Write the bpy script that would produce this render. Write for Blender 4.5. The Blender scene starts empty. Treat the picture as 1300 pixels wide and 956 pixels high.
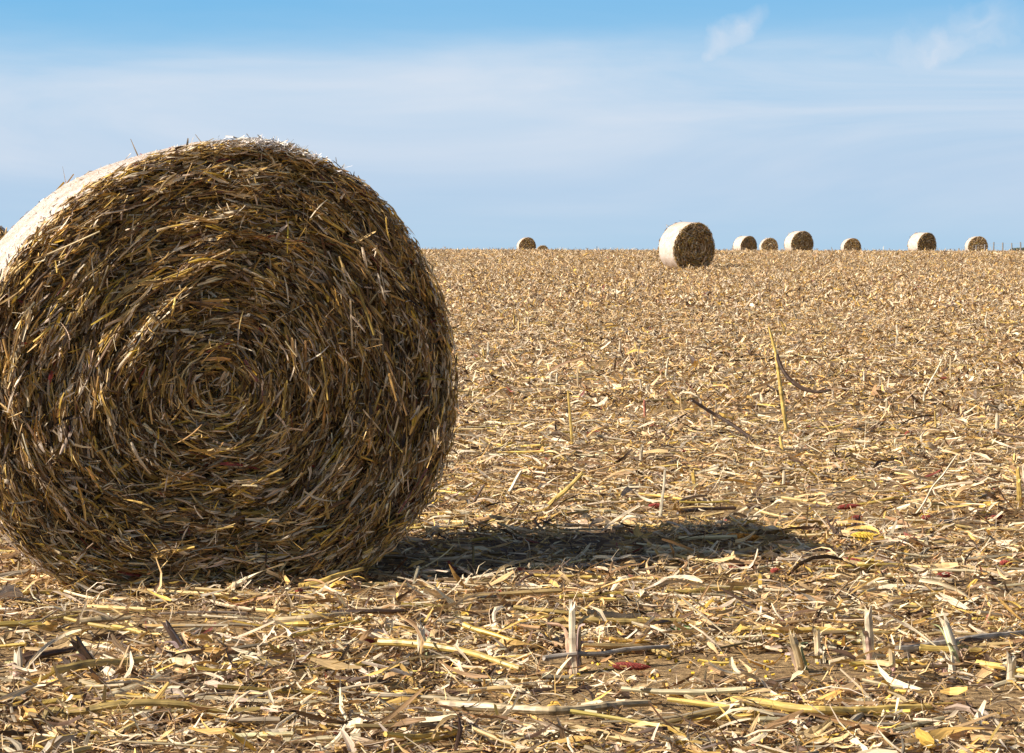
import bpy, math
import numpy as np
from math import radians as R

rng = np.random.default_rng(7)
SC = bpy.context.scene
COL = SC.collection

# ------------------------------------------------------------------ camera numbers (photo pixels 1300x956)
F = 2800.0          # focal length in photo pixels
CX, YE = 650.0, 433.0   # optical axis column, eye level row
EYE = 0.0           # the eye is at z = 0; the ground lies below and climbs away

# ------------------------------------------------------------------ terrain
_kd = np.array([-400., -60., 0., 7.93, 30., 78.6, 97., 113., 130., 150., 204., 280., 400., 700., 1500., 6000.])
_kz = np.array([-12., -4.0, -1.22, -.884, .20, 2.61, 3.73, 4.54, 5.22, 5.95, 8.1, 10.5, 14.6, 20., 24., 24.])
_m = np.gradient(_kz, _kd)
def prof(y):
    y = np.asarray(y, float)
    i = np.clip(np.searchsorted(_kd, y) - 1, 0, len(_kd) - 2)
    h = _kd[i+1] - _kd[i]; t = (y - _kd[i]) / h
    return ((2*t**3-3*t**2+1)*_kz[i] + (t**3-2*t**2+t)*h*_m[i] + (-2*t**3+3*t**2)*_kz[i+1] + (t**3-t**2)*h*_m[i+1])
def wav(x, y, s, ph):
    return (np.sin(x*s+ph)*np.cos(y*s*.83+ph*1.7) + .6*np.sin(x*s*1.9-y*s*1.3+ph*2.3) + .4*np.cos(x*s*3.1+y*s*2.7+ph*.7))/2
def ground(x, y):
    x = np.asarray(x, float); y = np.asarray(y, float)
    d = np.clip(np.abs(y), 1, 400)
    z = prof(y) - .0028*np.clip(x, -400, 400)*np.clip(y/60, 0, 1)
    z = z + .012*wav(x, y, 2.6, .4) + .018*wav(x, y, .9, 1.3)*np.clip(d/10, .3, 2)
    return z
def ray(px, py):
    """where the view ray through a photo pixel meets the field"""
    k = (YE - py)/F; c = (px - CX)/F
    ds = np.concatenate([np.arange(4, 120, .02)])
    g = ground(c*ds, ds) - k*ds
    i = int(np.argmax(g >= 0))
    return c*ds[i], ds[i]
def gp(px, py):
    x, y = ray(px, py)
    return np.array([x, y, float(ground(x, y))])
def up(px, py, d):
    return np.array([(px-CX)/F*d, d, (YE-py)/F*d])

# ------------------------------------------------------------------ object helpers
def tag(o, label=None, cat=None, group=None, kind=None):
    if label: o['label'] = label
    if cat: o['category'] = cat
    if group: o['group'] = group
    if kind: o['kind'] = kind
    return o
def empty(name, loc, rot=(0, 0, 0), size=.2):
    o = bpy.data.objects.new(name, None); COL.objects.link(o)
    o.location = [float(v) for v in loc]; o.rotation_euler = rot; o.empty_display_size = size
    return o
def np_mesh(name, V, Fc, mat, colr=None, parent=None, smooth=False):
    me = bpy.data.meshes.new(name)
    V = np.ascontiguousarray(V, np.float32).reshape(-1, 3); Fc = np.ascontiguousarray(Fc, np.int32)
    n = Fc.shape[1]
    me.vertices.add(len(V)); me.vertices.foreach_set('co', V.ravel())
    me.loops.add(Fc.size); me.loops.foreach_set('vertex_index', Fc.ravel())
    me.polygons.add(len(Fc))
    me.polygons.foreach_set('loop_start', np.arange(0, Fc.size, n, dtype=np.int32))
    try: me.polygons.foreach_set('loop_total', np.full(len(Fc), n, np.int32))
    except Exception: pass
    me.polygons.foreach_set('use_smooth', np.full(len(Fc), smooth, bool))
    if colr is not None:
        a = me.color_attributes.new('Col', 'FLOAT_COLOR', 'POINT')
        c4 = np.ones((len(V), 4), np.float32); c4[:, :3] = colr[:, :3]
        a.data.foreach_set('color', c4.ravel())
        if colr.shape[1] == 6:
            a = me.attributes.new('fibre', 'FLOAT_VECTOR', 'POINT')
            a.data.foreach_set('vector', np.ascontiguousarray(colr[:, 3:], np.float32).ravel())
    me.update(calc_edges=True); me.validate()
    me.materials.append(mat)
    o = bpy.data.objects.new(name, me); COL.objects.link(o)
    if parent: o.parent = parent
    return o
def nrm(v): return v/np.maximum(np.linalg.norm(v, axis=-1, keepdims=True), 1e-9)

def ribbons(C, T, N, L, W, bn, bb, tw, th0, cup, colr, nseg=4, taper=.5, cjit=.12, three=True):
    """bent, twisted, cupped strips: one per row. returns verts, quads, colours"""
    n = len(C)
    T = nrm(T); B = nrm(np.cross(N, T)); N = np.cross(T, B)
    s = np.linspace(-.5, .5, nseg+1)
    s2 = s*s*4 - .5
    P = (C[:, None] + T[:, None]*(L[:, None]*s)[..., None] + N[:, None]*(L*bn)[:, None, None]*s2[None, :, None]
         + B[:, None]*(L*bb)[:, None, None]*s2[None, :, None])
    th = th0[:, None] + tw[:, None]*s
    Wd = B[:, None]*np.cos(th)[..., None] + N[:, None]*np.sin(th)[..., None]
    Up = -B[:, None]*np.sin(th)[..., None] + N[:, None]*np.cos(th)[..., None]
    prof_ = 1 - taper*np.abs(s*2)**2.2
    prof_ = prof_[None]*(1 + .25*rng.standard_normal((n, nseg+1)))
    w = (W[:, None]*np.clip(prof_, .12, 2))[..., None]*.5
    if three:
        V = np.stack([P - Wd*w, P + Up*w*cup[:, None, None], P + Wd*w], 2); m = 3
    else:
        V = np.stack([P - Wd*w, P + Wd*w], 2); m = 2
    base = (np.arange(n)*(nseg+1)*m)[:, None, None]
    r = np.arange(nseg)[None, :, None]*m; c = np.arange(m-1)[None, None, :]
    i0 = base + r + c
    Q = np.stack([i0, i0+1, i0+m+1, i0+m], -1).reshape(-1, 4)
    CC = np.repeat(colr, (nseg+1)*m, axis=0).reshape(n, nseg+1, m, 3)
    CC = CC*(1 + cjit*rng.standard_normal((n, nseg+1, 1, 1)))*(1 + cjit*.6*rng.standard_normal((n, 1, m, 1)))
    X = np.empty((n, nseg+1, m, 3)); X[..., 0] = np.linspace(0, 1, m)[None, None, :]*(W*280)[:, None, None]; X[..., 1] = s[None, :, None]*(L*14)[:, None, None]; X[..., 2] = rng.uniform(0, 400, n)[:, None, None]
    return V.reshape(-1, 3), Q, np.concatenate([np.clip(CC, .005, .95), X], -1).reshape(-1, 6)

def tubes(C, T, L, Rd, bend, colr, nseg=3, ring=6, cjit=.12):
    """short closed stalk pieces"""
    n = len(C); T = nrm(T)
    ref = np.tile([0., 0., 1.], (n, 1)); ref[np.abs(T[:, 2]) > .8] = [1, 0, 0]
    B = nrm(np.cross(ref, T)); N = np.cross(T, B)
    s = np.linspace(-.5, .5, nseg+1); s2 = s*s*4-.5
    bd = bend[:, None, None]*s2[None, :, None]*L[:, None, None]
    an = rng.uniform(0, 6.28, n)
    D = B*np.cos(an)[:, None] + N*np.sin(an)[:, None]
    P = C[:, None] + T[:, None]*(L[:, None]*s)[..., None] + D[:, None]*bd
    a = np.arange(ring)*2*math.pi/ring
    rr = Rd[:, None]*(1+.10*rng.standard_normal((n, nseg+1)))
    O = (B[:, None, None]*np.cos(a)[None, None, :, None] + N[:, None, None]*np.sin(a)[None, None, :, None])*rr[..., None, None]
    V = P[:, :, None] + O
    base = (np.arange(n)*(nseg+1)*ring)[:, None, None]; r = np.arange(nseg)[None, :, None]*ring; c = np.arange(ring)[None, None, :]
    i0 = base+r+c; i1 = base+r+(c+1) % ring
    Q = np.stack([i0, i1, i1+ring, i0+ring], -1).reshape(-1, 4)
    b0 = (np.arange(n)*(nseg+1)*ring)[:, None]
    caps = []
    for e in (0, nseg*ring):
        for k in range(0, ring-2, 2):
            caps.append(np.stack([b0[:, 0]+e, b0[:, 0]+e+k+1, b0[:, 0]+e+k+2, b0[:, 0]+e+(k+3) % ring], -1))
    Q = np.concatenate([Q]+caps)
    CC = np.repeat(colr, (nseg+1)*ring, axis=0).reshape(n, nseg+1, ring, 3)
    CC = CC*(1 + cjit*rng.standard_normal((n, nseg+1, 1, 1)))*(1+cjit*rng.standard_normal((n, 1, ring, 1)))
    X = np.empty((n, nseg+1, ring, 3)); X[..., 0] = (np.abs(np.arange(ring)-ring/2)*1.6)[None, None, :]; X[..., 1] = s[None, :, None]*(L*14)[:, None, None]; X[..., 2] = rng.uniform(0, 400, n)[:, None, None]
    return V.reshape(-1, 3), Q, np.concatenate([np.clip(CC, .005, .95), X], -1).reshape(-1, 6)

def join(parts):
    Vs, Qs, Cs = [], [], []; o = 0
    for V, Q, C in parts:
        Vs.append(V); Qs.append(Q+o); Cs.append(C); o += len(V)
    return np.concatenate(Vs), np.concatenate(Qs), np.concatenate(Cs)
def pal(n, cols, wts, val=.36, hue=.02):
    cols = np.array(cols); w = np.array(wts, float); w /= w.sum()
    c = cols[rng.choice(len(cols), n, p=w)]
    c = c*np.exp(val*rng.standard_normal((n, 1)))*(1+hue*rng.standard_normal((n, 3)))
    return np.clip(c/np.maximum(1, c.max(1, keepdims=True)/.84), .006, .84)

# ------------------------------------------------------------------ materials
def new_mat(name):
    m = bpy.data.materials.new(name); m.use_nodes = True
    nt = m.node_tree; b = nt.nodes['Principled BSDF']
    return m, nt, b
def straw_mat(name, rough=.6, spec=.3, scale=160, amt=.35, trans=.0, fib=True):
    m, nt, b = new_mat(name)
    at = nt.nodes.new('ShaderNodeAttribute'); at.attribute_name = 'Col'
    tc = nt.nodes.new('ShaderNodeTexCoord')
    no = nt.nodes.new('ShaderNodeTexNoise'); no.inputs['Scale'].default_value = scale; no.inputs['Detail'].default_value = 3
    if fib:
        fa = nt.nodes.new('ShaderNodeAttribute'); fa.attribute_name = 'fibre'; no.inputs['Scale'].default_value = 1.3
        nt.links.new(fa.outputs['Vector'], no.inputs['Vector'])
        bp = nt.nodes.new('ShaderNodeBump'); bp.inputs['Distance'].default_value = .0015; bp.inputs['Strength'].default_value = .6
        nt.links.new(no.outputs['Fac'], bp.inputs['Height']); nt.links.new(bp.outputs[0], b.inputs['Normal'])
    else: nt.links.new(tc.outputs['Object'], no.inputs['Vector'])
    mr = nt.nodes.new('ShaderNodeMapRange'); mr.inputs[1].default_value = .3; mr.inputs[2].default_value = .7
    mr.inputs[3].default_value = 1-amt; mr.inputs[4].default_value = 1+amt*.6
    nt.links.new(no.outputs['Fac'], mr.inputs[0])
    mx = nt.nodes.new('ShaderNodeVectorMath'); mx.operation = 'SCALE'
    nt.links.new(at.outputs['Color'], mx.inputs[0]); nt.links.new(mr.outputs[0], mx.inputs['Scale'])
    nt.links.new(mx.outputs[0], b.inputs['Base Color'])
    b.inputs['Roughness'].default_value = rough; b.inputs['Specular IOR Level'].default_value = spec
    if trans > 0:
        t = nt.nodes.new('ShaderNodeBsdfTranslucent'); nt.links.new(mx.outputs[0], t.inputs['Color'])
        ms = nt.nodes.new('ShaderNodeMixShader'); ms.inputs[0].default_value = trans
        nt.links.new(b.outputs[0], ms.inputs[1]); nt.links.new(t.outputs[0], ms.inputs[2])
        nt.links.new(ms.outputs[0], nt.nodes['Material Output'].inputs['Surface'])
    return m
M_STRAW = straw_mat('dry_corn_straw', .5, .35, 160, .6)
M_LITTER = straw_mat('corn_leaf_litter', .55, .35, 90, .45, .08)
M_STALK = straw_mat('corn_stalk_rind', .42, .45, 120, .5)
M_COB = straw_mat('corn_cob', .75, .2, 300, .5, 0, False)
M_LEAF = straw_mat('shrub_leaf', .6, .3, 30, .3, 0, False)

def core_mat():
    m, nt, b = new_mat('packed_stalk_core')
    tc = nt.nodes.new('ShaderNodeTexCoord'); no = nt.nodes.new('ShaderNodeTexNoise')
    no.inputs['Scale'].default_value = 40; no.inputs['Detail'].default_value = 8
    cr = nt.nodes.new('ShaderNodeValToRGB')
    cr.color_ramp.elements[0].position = .35; cr.color_ramp.elements[0].color = (.025, .014, .007, 1)
    cr.color_ramp.elements[1].position = .7; cr.color_ramp.elements[1].color = (.11, .065, .027, 1)
    nt.links.new(tc.outputs['Object'], no.inputs['Vector']); nt.links.new(no.outputs['Fac'], cr.inputs[0])
    nt.links.new(cr.outputs[0], b.inputs['Base Color']); b.inputs['Roughness'].default_value = .9
    bp = nt.nodes.new('ShaderNodeBump'); bp.inputs['Distance'].default_value = .03
    nt.links.new(no.outputs['Fac'], bp.inputs['Height']); nt.links.new(bp.outputs[0], b.inputs['Normal'])
    return m
M_CORE = core_mat()

def wrap_mat():
    m, nt, b = new_mat('white_net_wrap')
    L = nt.links
    tc = nt.nodes.new('ShaderNodeTexCoord')
    mp = nt.nodes.new('ShaderNodeMapping'); mp.inputs['Scale'].default_value = (1, .5, 1)
    L.new(tc.outputs['Object'], mp.inputs['Vector'])
    n1 = nt.nodes.new('ShaderNodeTexNoise'); n1.inputs['Scale'].default_value = 95; n1.inputs['Detail'].default_value = 4; n1.inputs['Roughness'].default_value = .7
    n2 = nt.nodes.new('ShaderNodeTexNoise'); n2.inputs['Scale'].default_value = 5; n2.inputs['Detail'].default_value = 4
    L.new(mp.outputs[0], n1.inputs['Vector']); L.new(tc.outputs['Object'], n2.inputs['Vector'])
    ad = nt.nodes.new('ShaderNodeMath'); ad.operation = 'MULTIPLY_ADD'; ad.inputs[1].default_value = .35
    L.new(n2.outputs['Fac'], ad.inputs[0]); L.new(n1.outputs['Fac'], ad.inputs[2])
    wv_ = nt.nodes.new('ShaderNodeTexWave'); wv_.bands_direction = 'Y'; wv_.inputs['Scale'].default_value = 14; wv_.inputs['Distortion'].default_value = 2.5; wv_.inputs['Detail'].default_value = 3
    L.new(tc.outputs['Object'], wv_.inputs['Vector'])
    ad2 = nt.nodes.new('ShaderNodeMath'); ad2.operation = 'MULTIPLY_ADD'; ad2.inputs[1].default_value = .08; L.new(wv_.outputs['Fac'], ad2.inputs[0]); L.new(ad.outputs[0], ad2.inputs[2]); ad = ad2
    cr = nt.nodes.new('ShaderNodeValToRGB')
    e = cr.color_ramp.elements
    e[0].position = .54; e[0].color = (.36, .24, .13, 1)
    e[1].position = .80; e[1].color = (.62, .545, .485, 1)
    L.new(ad.outputs[0], cr.inputs[0]); L.new(cr.outputs[0], b.inputs['Base Color'])
    b.inputs['Roughness'].default_value = .55
    bp = nt.nodes.new('ShaderNodeBump'); bp.inputs['Distance'].default_value = .012; bp.inputs['Strength'].default_value = .8
    L.new(n1.outputs['Fac'], bp.inputs['Height']); L.new(bp.outputs[0], b.inputs['Normal'])
    return m
M_WRAP = wrap_mat()

def ground_mat():
    m, nt, b = new_mat('stubble_field_soil'); L = nt.links
    geo = nt.nodes.new('ShaderNodeNewGeometry')
    def noise(s, det=5, ro=.6, sc=None):
        n = nt.nodes.new('ShaderNodeTexNoise'); n.inputs['Scale'].default_value = s
        n.inputs['Detail'].default_value = det; n.inputs['Roughness'].default_value = ro
        if sc:
            mp = nt.nodes.new('ShaderNodeMapping'); mp.inputs['Scale'].default_value = sc
            L.new(geo.outputs['Position'], mp.inputs['Vector']); L.new(mp.outputs[0], n.inputs['Vector'])
        else: L.new(geo.outputs['Position'], n.inputs['Vector'])
        return n
    fine = noise(28, 6, .7); mid = noise(9, 4, .6); big = noise(.6, 3, .5)
    soil = nt.nodes.new('ShaderNodeValToRGB'); e = soil.color_ramp.elements
    e[0].position = .3; e[0].color = (.065, .046, .038, 1); e[1].position = .75; e[1].color = (.19, .135, .10, 1)
    L.new(fine.outputs['Fac'], soil.inputs[0])
    str_ = nt.nodes.new('ShaderNodeValToRGB'); e = str_.color_ramp.elements
    e[0].position = .35; e[0].color = (.12, .07, .03, 1); e[1].position = .68; e[1].color = (.52, .35, .17, 1)
    L.new(noise(55, 4, .7, (.6, 1, 1)).outputs['Fac'], str_.inputs[0])
    ma = nt.nodes.new('ShaderNodeMath'); ma.operation = 'MULTIPLY_ADD'; ma.inputs[1].default_value = .8
    L.new(big.outputs['Fac'], ma.inputs[0]); L.new(mid.outputs['Fac'], ma.inputs[2])
    mr = nt.nodes.new('ShaderNodeMapRange'); mr.inputs[1].default_value = .62; mr.inputs[2].default_value = .82
    L.new(ma.outputs[0], mr.inputs[0])
    mx = nt.nodes.new('ShaderNodeMix'); mx.data_type = 'RGBA'
    L.new(mr.outputs[0], mx.inputs[0]); L.new(soil.outputs[0], mx.inputs[6]); L.new(str_.outputs[0], mx.inputs[7])
    L.new(mx.outputs[2], b.inputs['Base Color']); b.inputs['Roughness'].default_value = .95
    b.inputs['Specular IOR Level'].default_value = .15
    bp = nt.nodes.new('ShaderNodeBump'); bp.inputs['Distance'].default_value = .025
    L.new(fine.outputs['Fac'], bp.inputs['Height']); L.new(bp.outputs[0], b.inputs['Normal'])
    return m
M_GROUND = ground_mat()
def plain(name, c, rough=.8):
    m, nt, b = new_mat(name)
    no = nt.nodes.new('ShaderNodeTexNoise'); no.inputs['Scale'].default_value = 12
    cr = nt.nodes.new('ShaderNodeValToRGB'); cr.color_ramp.elements[0].color = (*[v*.7 for v in c], 1); cr.color_ramp.elements[1].color = (*[min(1, v*1.25) for v in c], 1)
    nt.links.new(no.outputs['Fac'], cr.inputs[0]); nt.links.new(cr.outputs[0], b.inputs['Base Color'])
    b.inputs['Roughness'].default_value = rough
    return m
M_POST = plain('weathered_post', (.22, .21, .20)); M_WIRE = plain('fence_wire', (.3, .3, .3), .4)

# ------------------------------------------------------------------ ground sheet
ys = np.concatenate([np.linspace(-300, -20, 15), np.linspace(-18, 3.5, 22), np.linspace(4, 14, 170), 14*np.exp(np.linspace(.008, np.log(160/14), 240)), np.linspace(165, 500, 60), np.linspace(520, 4000, 40)])
xs_ = np.sinh(np.linspace(-5.2, 5.2, 321))*14
xs_ = np.sign(xs_)*np.abs(xs_)
GX, GY = np.meshgrid(xs_, ys)
GZ = ground(GX, GY)
nx = len(xs_); ny = len(ys)
idx = np.arange(nx*ny).reshape(ny, nx)
Q = np.stack([idx[:-1, :-1], idx[:-1, 1:], idx[1:, 1:], idx[1:, :-1]], -1).reshape(-1, 4)
g = np_mesh('ground', np.stack([GX, GY, GZ], -1), Q, M_GROUND, smooth=True)
tag(g, 'bare stubble field soil under the corn litter', 'ground', kind='structure')

# ------------------------------------------------------------------ litter
LIT = [(.66, .44, .205), (.84, .67, .44), (.58, .35, .10), (.33, .19, .085), (.44, .34, .24), (.10, .055, .03), (.64, .40, .08), (.26, .065, .045)]
LW = [27, 30, 12, 17, 8, 14, 4, .5]
def bare(x, y):
    """0..1, small where soil shows through"""
    v = wav(x, y, 1.7, 2.1) + .6*wav(x, y, 4.3, .9)
    v = v + .9*wav(x*.25, y, 2.9, 3.3)        # raked bands across the rows
    return np.clip(.62 + .75*v, .18, 1)
GAPS = [((875, 852), .55, .28), ((800, 850), .25, .15), ((1010, 655), .9, .35), ((1150, 668), .7, .2), ((900, 700), .5, .2), ((250, 735), .0, .0), ((1290, 595), .3, .2)]
GAPW = [(gp(*c)[:2], a, b) for c, a, b in GAPS if a > 0]
def scatter(d0, d1, dens, margin=.9, side=.40):
    A = side*(d1*d1-d0*d0) + 1.6*(d1-d0)
    n = int(A*dens)
    c_ = rng.uniform(0, A, n)     # widths grow as 2*(side*y + .8)
    y = (-.8+np.sqrt(.64+side*(side*d0*d0+1.6*d0+c_)))/side; x = rng.uniform(-1, 1, n)*(side*y+.8)
    k = rng.uniform(0, 1, n) < bare(x, y)
    for (c, a, b) in GAPW:
        q = ((x-c[0])/a)**2 + ((y-c[1])/b)**2
        k &= ~((q < 1.0+.5*wav(x, y, 9, 1)) & (rng.uniform(0, 1, n) < .8))
    return x[k], y[k]
def litter(d0, d1, dens, l0, l1, w0, w1, lift, nseg, three, tiltsd=.35, bendsd=.18, wts=LW):
    x, y = scatter(d0, d1, dens); n = len(x)
    L_ = rng.uniform(l0, l1, n)*np.exp(.35*rng.standard_normal(n)); W_ = rng.uniform(w0, w1, n)*np.exp(.3*rng.standard_normal(n))
    yaw = rng.normal(0, .75, n)*np.where(rng.random(n) < .7, 1, 3)
    pit = rng.normal(0, tiltsd, n)
    T = np.stack([np.cos(yaw)*np.cos(pit), np.sin(yaw)*np.cos(pit), np.sin(pit)+.045*np.sin(yaw)], -1)
    rl = rng.normal(0, .6, n)
    N = np.stack([np.sin(rl)*.6, np.sin(rl+1)*.3*rng.standard_normal(n), np.cos(rl)], -1)
    N = nrm(N - T*(N*T).sum(1, keepdims=True))
    z = ground(x, y) + np.abs(np.sin(pit))*L_*.33 + lift*rng.random(n)**1.5 + .003
    C = np.stack([x, y, z], -1)
    return ribbons(C, T, N, L_, W_, rng.normal(0, bendsd, n), rng.normal(0, bendsd, n), rng.normal(0, 1.2, n), rng.normal(0, .5, n), rng.normal(0, .35, n),
                   pal(n, LIT, wts), nseg, .45, .10, three)
def stalk_litter(d0, d1, dens, l0, l1, r0, r1, lift, nseg=3, ring=6):
    x, y = scatter(d0, d1, dens); n = len(x)
    L_ = rng.uniform(l0, l1, n); Rr = rng.uniform(r0, r1, n)
    yaw = rng.normal(0, .5, n); flip = rng.random(n) < .25; yaw[flip] = rng.uniform(-1.6, 1.6, flip.sum())
    pit = rng.normal(0, .07, n)
    T = np.stack([np.cos(yaw), np.sin(yaw), np.sin(pit)+.045*np.sin(yaw)], -1)
    z = ground(x, y) + Rr + lift*rng.random(n)
    return tubes(np.stack([x, y, z], -1), T, L_, Rr, rng.normal(0, .03, n), pal(n, [(.52, .37, .15), (.30, .19, .09), (.60, .42, .10), (.42, .33, .22), (.62, .50, .30)], [26, 22, 14, 20, 18]), nseg, ring)

near = join([litter(4.2, 15, 2000, .016, .06, .0035, .010, .04, 3, True, .34, .15),
             litter(4.2, 15, 560, .05, .14, .007, .016, .055, 4, True, .24, .12),
             litter(4.2, 15, 60, .09, .18, .012, .024, .04, 5, True, .14, .09),
             litter(4.2, 15, 1000, .025, .10, .0015, .0035, .045, 3, False, .5, .22),
             stalk_litter(4.2, 15, 130, .05, .34, .0022, .008, .04)])
o = np_mesh('leaf_litter', *near[:2], M_LITTER, near[2]); tag(o, 'thick litter of chopped corn leaves and husks in the foreground', 'corn litter', kind='stuff')
mid = join([litter(15, 36, 620, .03, .09, .007, .018, .06, 2, True, .45, .2),
            litter(15, 36, 70, .08, .18, .012, .026, .05, 3, True, .25, .2),
            stalk_litter(15, 36, 16, .10, .45, .004, .010, .04, 2, 5)])
o = np_mesh('leaf_litter', *mid[:2], M_LITTER, mid[2]); tag(o, 'pale chopped corn litter over the middle of the field', 'corn litter', kind='stuff')
far = join([litter(36, 70, 190, .05, .12, .014, .032, .09, 2, False, .55, .2),
            litter(70, 126, 80, .07, .16, .02, .045, .11, 1, False, .6, 0)])
o = np_mesh('leaf_litter', *far[:2], M_LITTER, far[2]); tag(o, 'far corn litter running up to the crest of the field', 'corn litter', kind='stuff')

# spilled kernels on the bare soil
P = []
for (px, py, n, sx, sy) in [(900, 845, 60, .25, .1), (1010, 655, 50, .5, .2), (960, 850, 30, .3, .12)]:
    c = gp(px, py)
    xy = c[:2] + rng.standard_normal((n, 2))*[sx, sy]
    P.append(np.column_stack([xy, ground(xy[:, 0], xy[:, 1])+.006]))
P = np.concatenate(P); n = len(P)
kt = tubes(P, rng.standard_normal((n, 3))*[1, 1, .2], rng.uniform(.007, .011, n), rng.uniform(.003, .005, n), np.zeros(n), pal(n, [(.75, .5, .05), (.7, .4, .08)], [1, 1]), 2, 6)
o = np_mesh('corn_kernels', *kt[:2], M_COB, kt[2]); tag(o, 'spilled yellow corn kernels on the bare soil', 'corn kernels', kind='stuff')

# ------------------------------------------------------------------ round bales
BAL = [(.52, .32, .085), (.26, .145, .048), (.70, .47, .19), (.86, .68, .45), (.085, .045, .018), (.62, .39, .05), (.52, .38, .26), (.20, .035, .025)]
BW = [22, 22, 17, 21, 26, 6, 7, .8]
def outline(th, a, b, flat=.93, irr=0.):
    """squashed round outline, sagging flat on the ground; th 0 = right, pi/2 = top"""
    cs, sn = np.cos(th), np.sin(th)
    q = 1 + .01*np.clip(-sn, 0, 1)*np.abs(cs)*2        # fuller lower shoulders
    x = a*cs*q*(1-.075*sn) + .10*a*np.clip(sn, 0, 1)**1.5; z = b*sn*(1+.02*np.clip(-sn, 0, 1)*np.abs(cs)*2)
    k = 1 + irr*(np.sin(3*th+.6)+.7*np.sin(5*th+2)+.5*np.sin(9*th))
    x = x*k; z = z*k
    lo = -flat*b
    z = np.where(z < lo, lo + (z-lo)*.25, z)
    return x, z
def end_straw(a, b, y0, sgn, n, l0, l1, w0, w1, depth, c0, irr, nseg, three, relief=.03, sd=.20, cream=False, stem=False):
    u = rng.random(n); rho = np.sqrt(u)*.985
    th = rng.uniform(0, 2*math.pi, n)
    def pos(rho, th):
        ox, oz = outline(th, a, b, .93, irr)
        return c0[0]*(1-rho**1.3) + rho*ox, c0[1]*(1-rho**1.3) + rho*oz
    x, z = pos(rho, th); e = .02
    x2, z2 = pos(rho, th+e)
    T = np.stack([x2-x, np.zeros(n), z2-z], -1); sp = np.linalg.norm(T, axis=1)/e
    T = nrm(T)
    rad = np.stack([T[:, 2], np.zeros(n), -T[:, 0]], -1)       # outward
    ang = rng.normal(0, sd, n); wild = rng.random(n) < .13 + .5*np.clip(1-rho/.16, 0, 1); ang[wild] = rng.normal(0, .9, wild.sum())
    ang += .25*np.sin(th*5+rho*17)*.5
    yt = rng.normal(0, .10, n); yt[wild] = rng.normal(0, .35, wild.sum())
    T2 = T*np.cos(ang)[:, None] + rad*np.sin(ang)[:, None] + np.array([0, 1, 0])*yt[:, None]
    L_ = rng.uniform(l0, l1, n)*np.exp(.35*rng.standard_normal(n))
    W_ = rng.uniform(w0, w1, n)*np.exp(.35*rng.standard_normal(n))
    L_ = np.minimum(L_, l1*1.3); W_ = np.minimum(W_, w1*1.25); L_ = np.minimum(L_, 1.0*sp+.03); L_ = np.where(rho > .93, np.minimum(L_, .10), L_)
    # relief of packed windings: some rings stand proud, some are sunk
    rel = relief*(.35*np.sin(rho*37+2.2*np.sin(th*2)+th) + .35*np.sin(rho*71+th*4+1) + .8*wav(x, z, 9.5, 1.1) + .8*wav(x, z, 23., 2.1) + .5*wav(x, z, 47., .1))
    out = rel + depth*(rng.random(n)*1.3 - 1.0)
    edge = np.clip((rho-.9)/.1, 0, 1)**2
    out = out - edge*.035
    bulge = .05*(1-rho**2)
    y = y0 + sgn*(out + bulge)
    N = np.array([0., sgn, 0.]) + 1.0*rng.standard_normal((n, 3)); N = nrm(N - T2*(N*nrm(T2)).sum(1, keepdims=True))
    curv = -(L_/np.maximum(sp, .1))*.125*1.0
    C = np.stack([x, y, z+b*.9475], -1)
    if stem:
        return tubes(C, T2, L_, W_*.5, rng.normal(0, .02, n), pal(n, [(.56, .36, .08), (.38, .22, .07), (.74, .55, .31), (.22, .12, .05), (.22, .08, .07)], [20, 22, 18, 22, 2], .35), 3, 6)
    # bend follows the winding (towards the centre)
    B = nrm(np.cross(N, nrm(T2))); sg = np.sign((B*rad).sum(1))
    return ribbons(C, T2, N, L_, W_, rng.normal(0, .05, n), sg*curv*1.0 + rng.normal(0, .05, n), rng.normal(0, 1.3, n), rng.normal(0, .75, n), rng.normal(0, .5, n),
                   pal(n, BAL, [14, 2, 22, 52, 1, 6, 12, .6] if cream else BW, .5), nseg, .45, .12, three)
def rim_straw(a, b, y0, sgn, n, l0, l1, w0, w1, irr, nseg, stick=.3):
    th = rng.uniform(0, 2*math.pi, n); x, z = outline(th, a, b, .93, irr)
    x2, z2 = outline(th+.02, a, b, .93, irr)
    T = nrm(np.stack([x2-x, np.zeros(n), z2-z], -1)); rad = np.stack([T[:, 2], np.zeros(n), -T[:, 0]], -1)
    ang = rng.normal(0, stick, n); yt = rng.normal(0, .14, n)
    T2 = T*np.cos(ang)[:, None] + rad*np.sin(ang)[:, None] + np.array([0, 1., 0])*yt[:, None]
    L_ = rng.uniform(l0, l1, n); W_ = rng.uniform(w0, w1, n)
    ang = np.clip(ang, -.6, .6)
    C = np.stack([x, np.full(n, y0) + sgn*rng.uniform(-.012, .03, n), z+b*.9475], -1) + rad*rng.uniform(-.045, .004, n)[:, None]
    N = nrm(rad + np.array([0, sgn, 0]) + .4*rng.standard_normal((n, 3)))
    return ribbons(C, T2, nrm(N - nrm(T2)*(N*nrm(T2)).sum(1, keepdims=True)), L_, W_, rng.normal(-.03, .08, n), rng.normal(0, .06, n), rng.normal(0, 1.5, n), rng.normal(0, .6, n), rng.normal(0, .5, n),
                   pal(n, BAL, [20, 16, 22, 22, 8, 8, 8, .8], .25), nseg, .4, .12, True)
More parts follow.
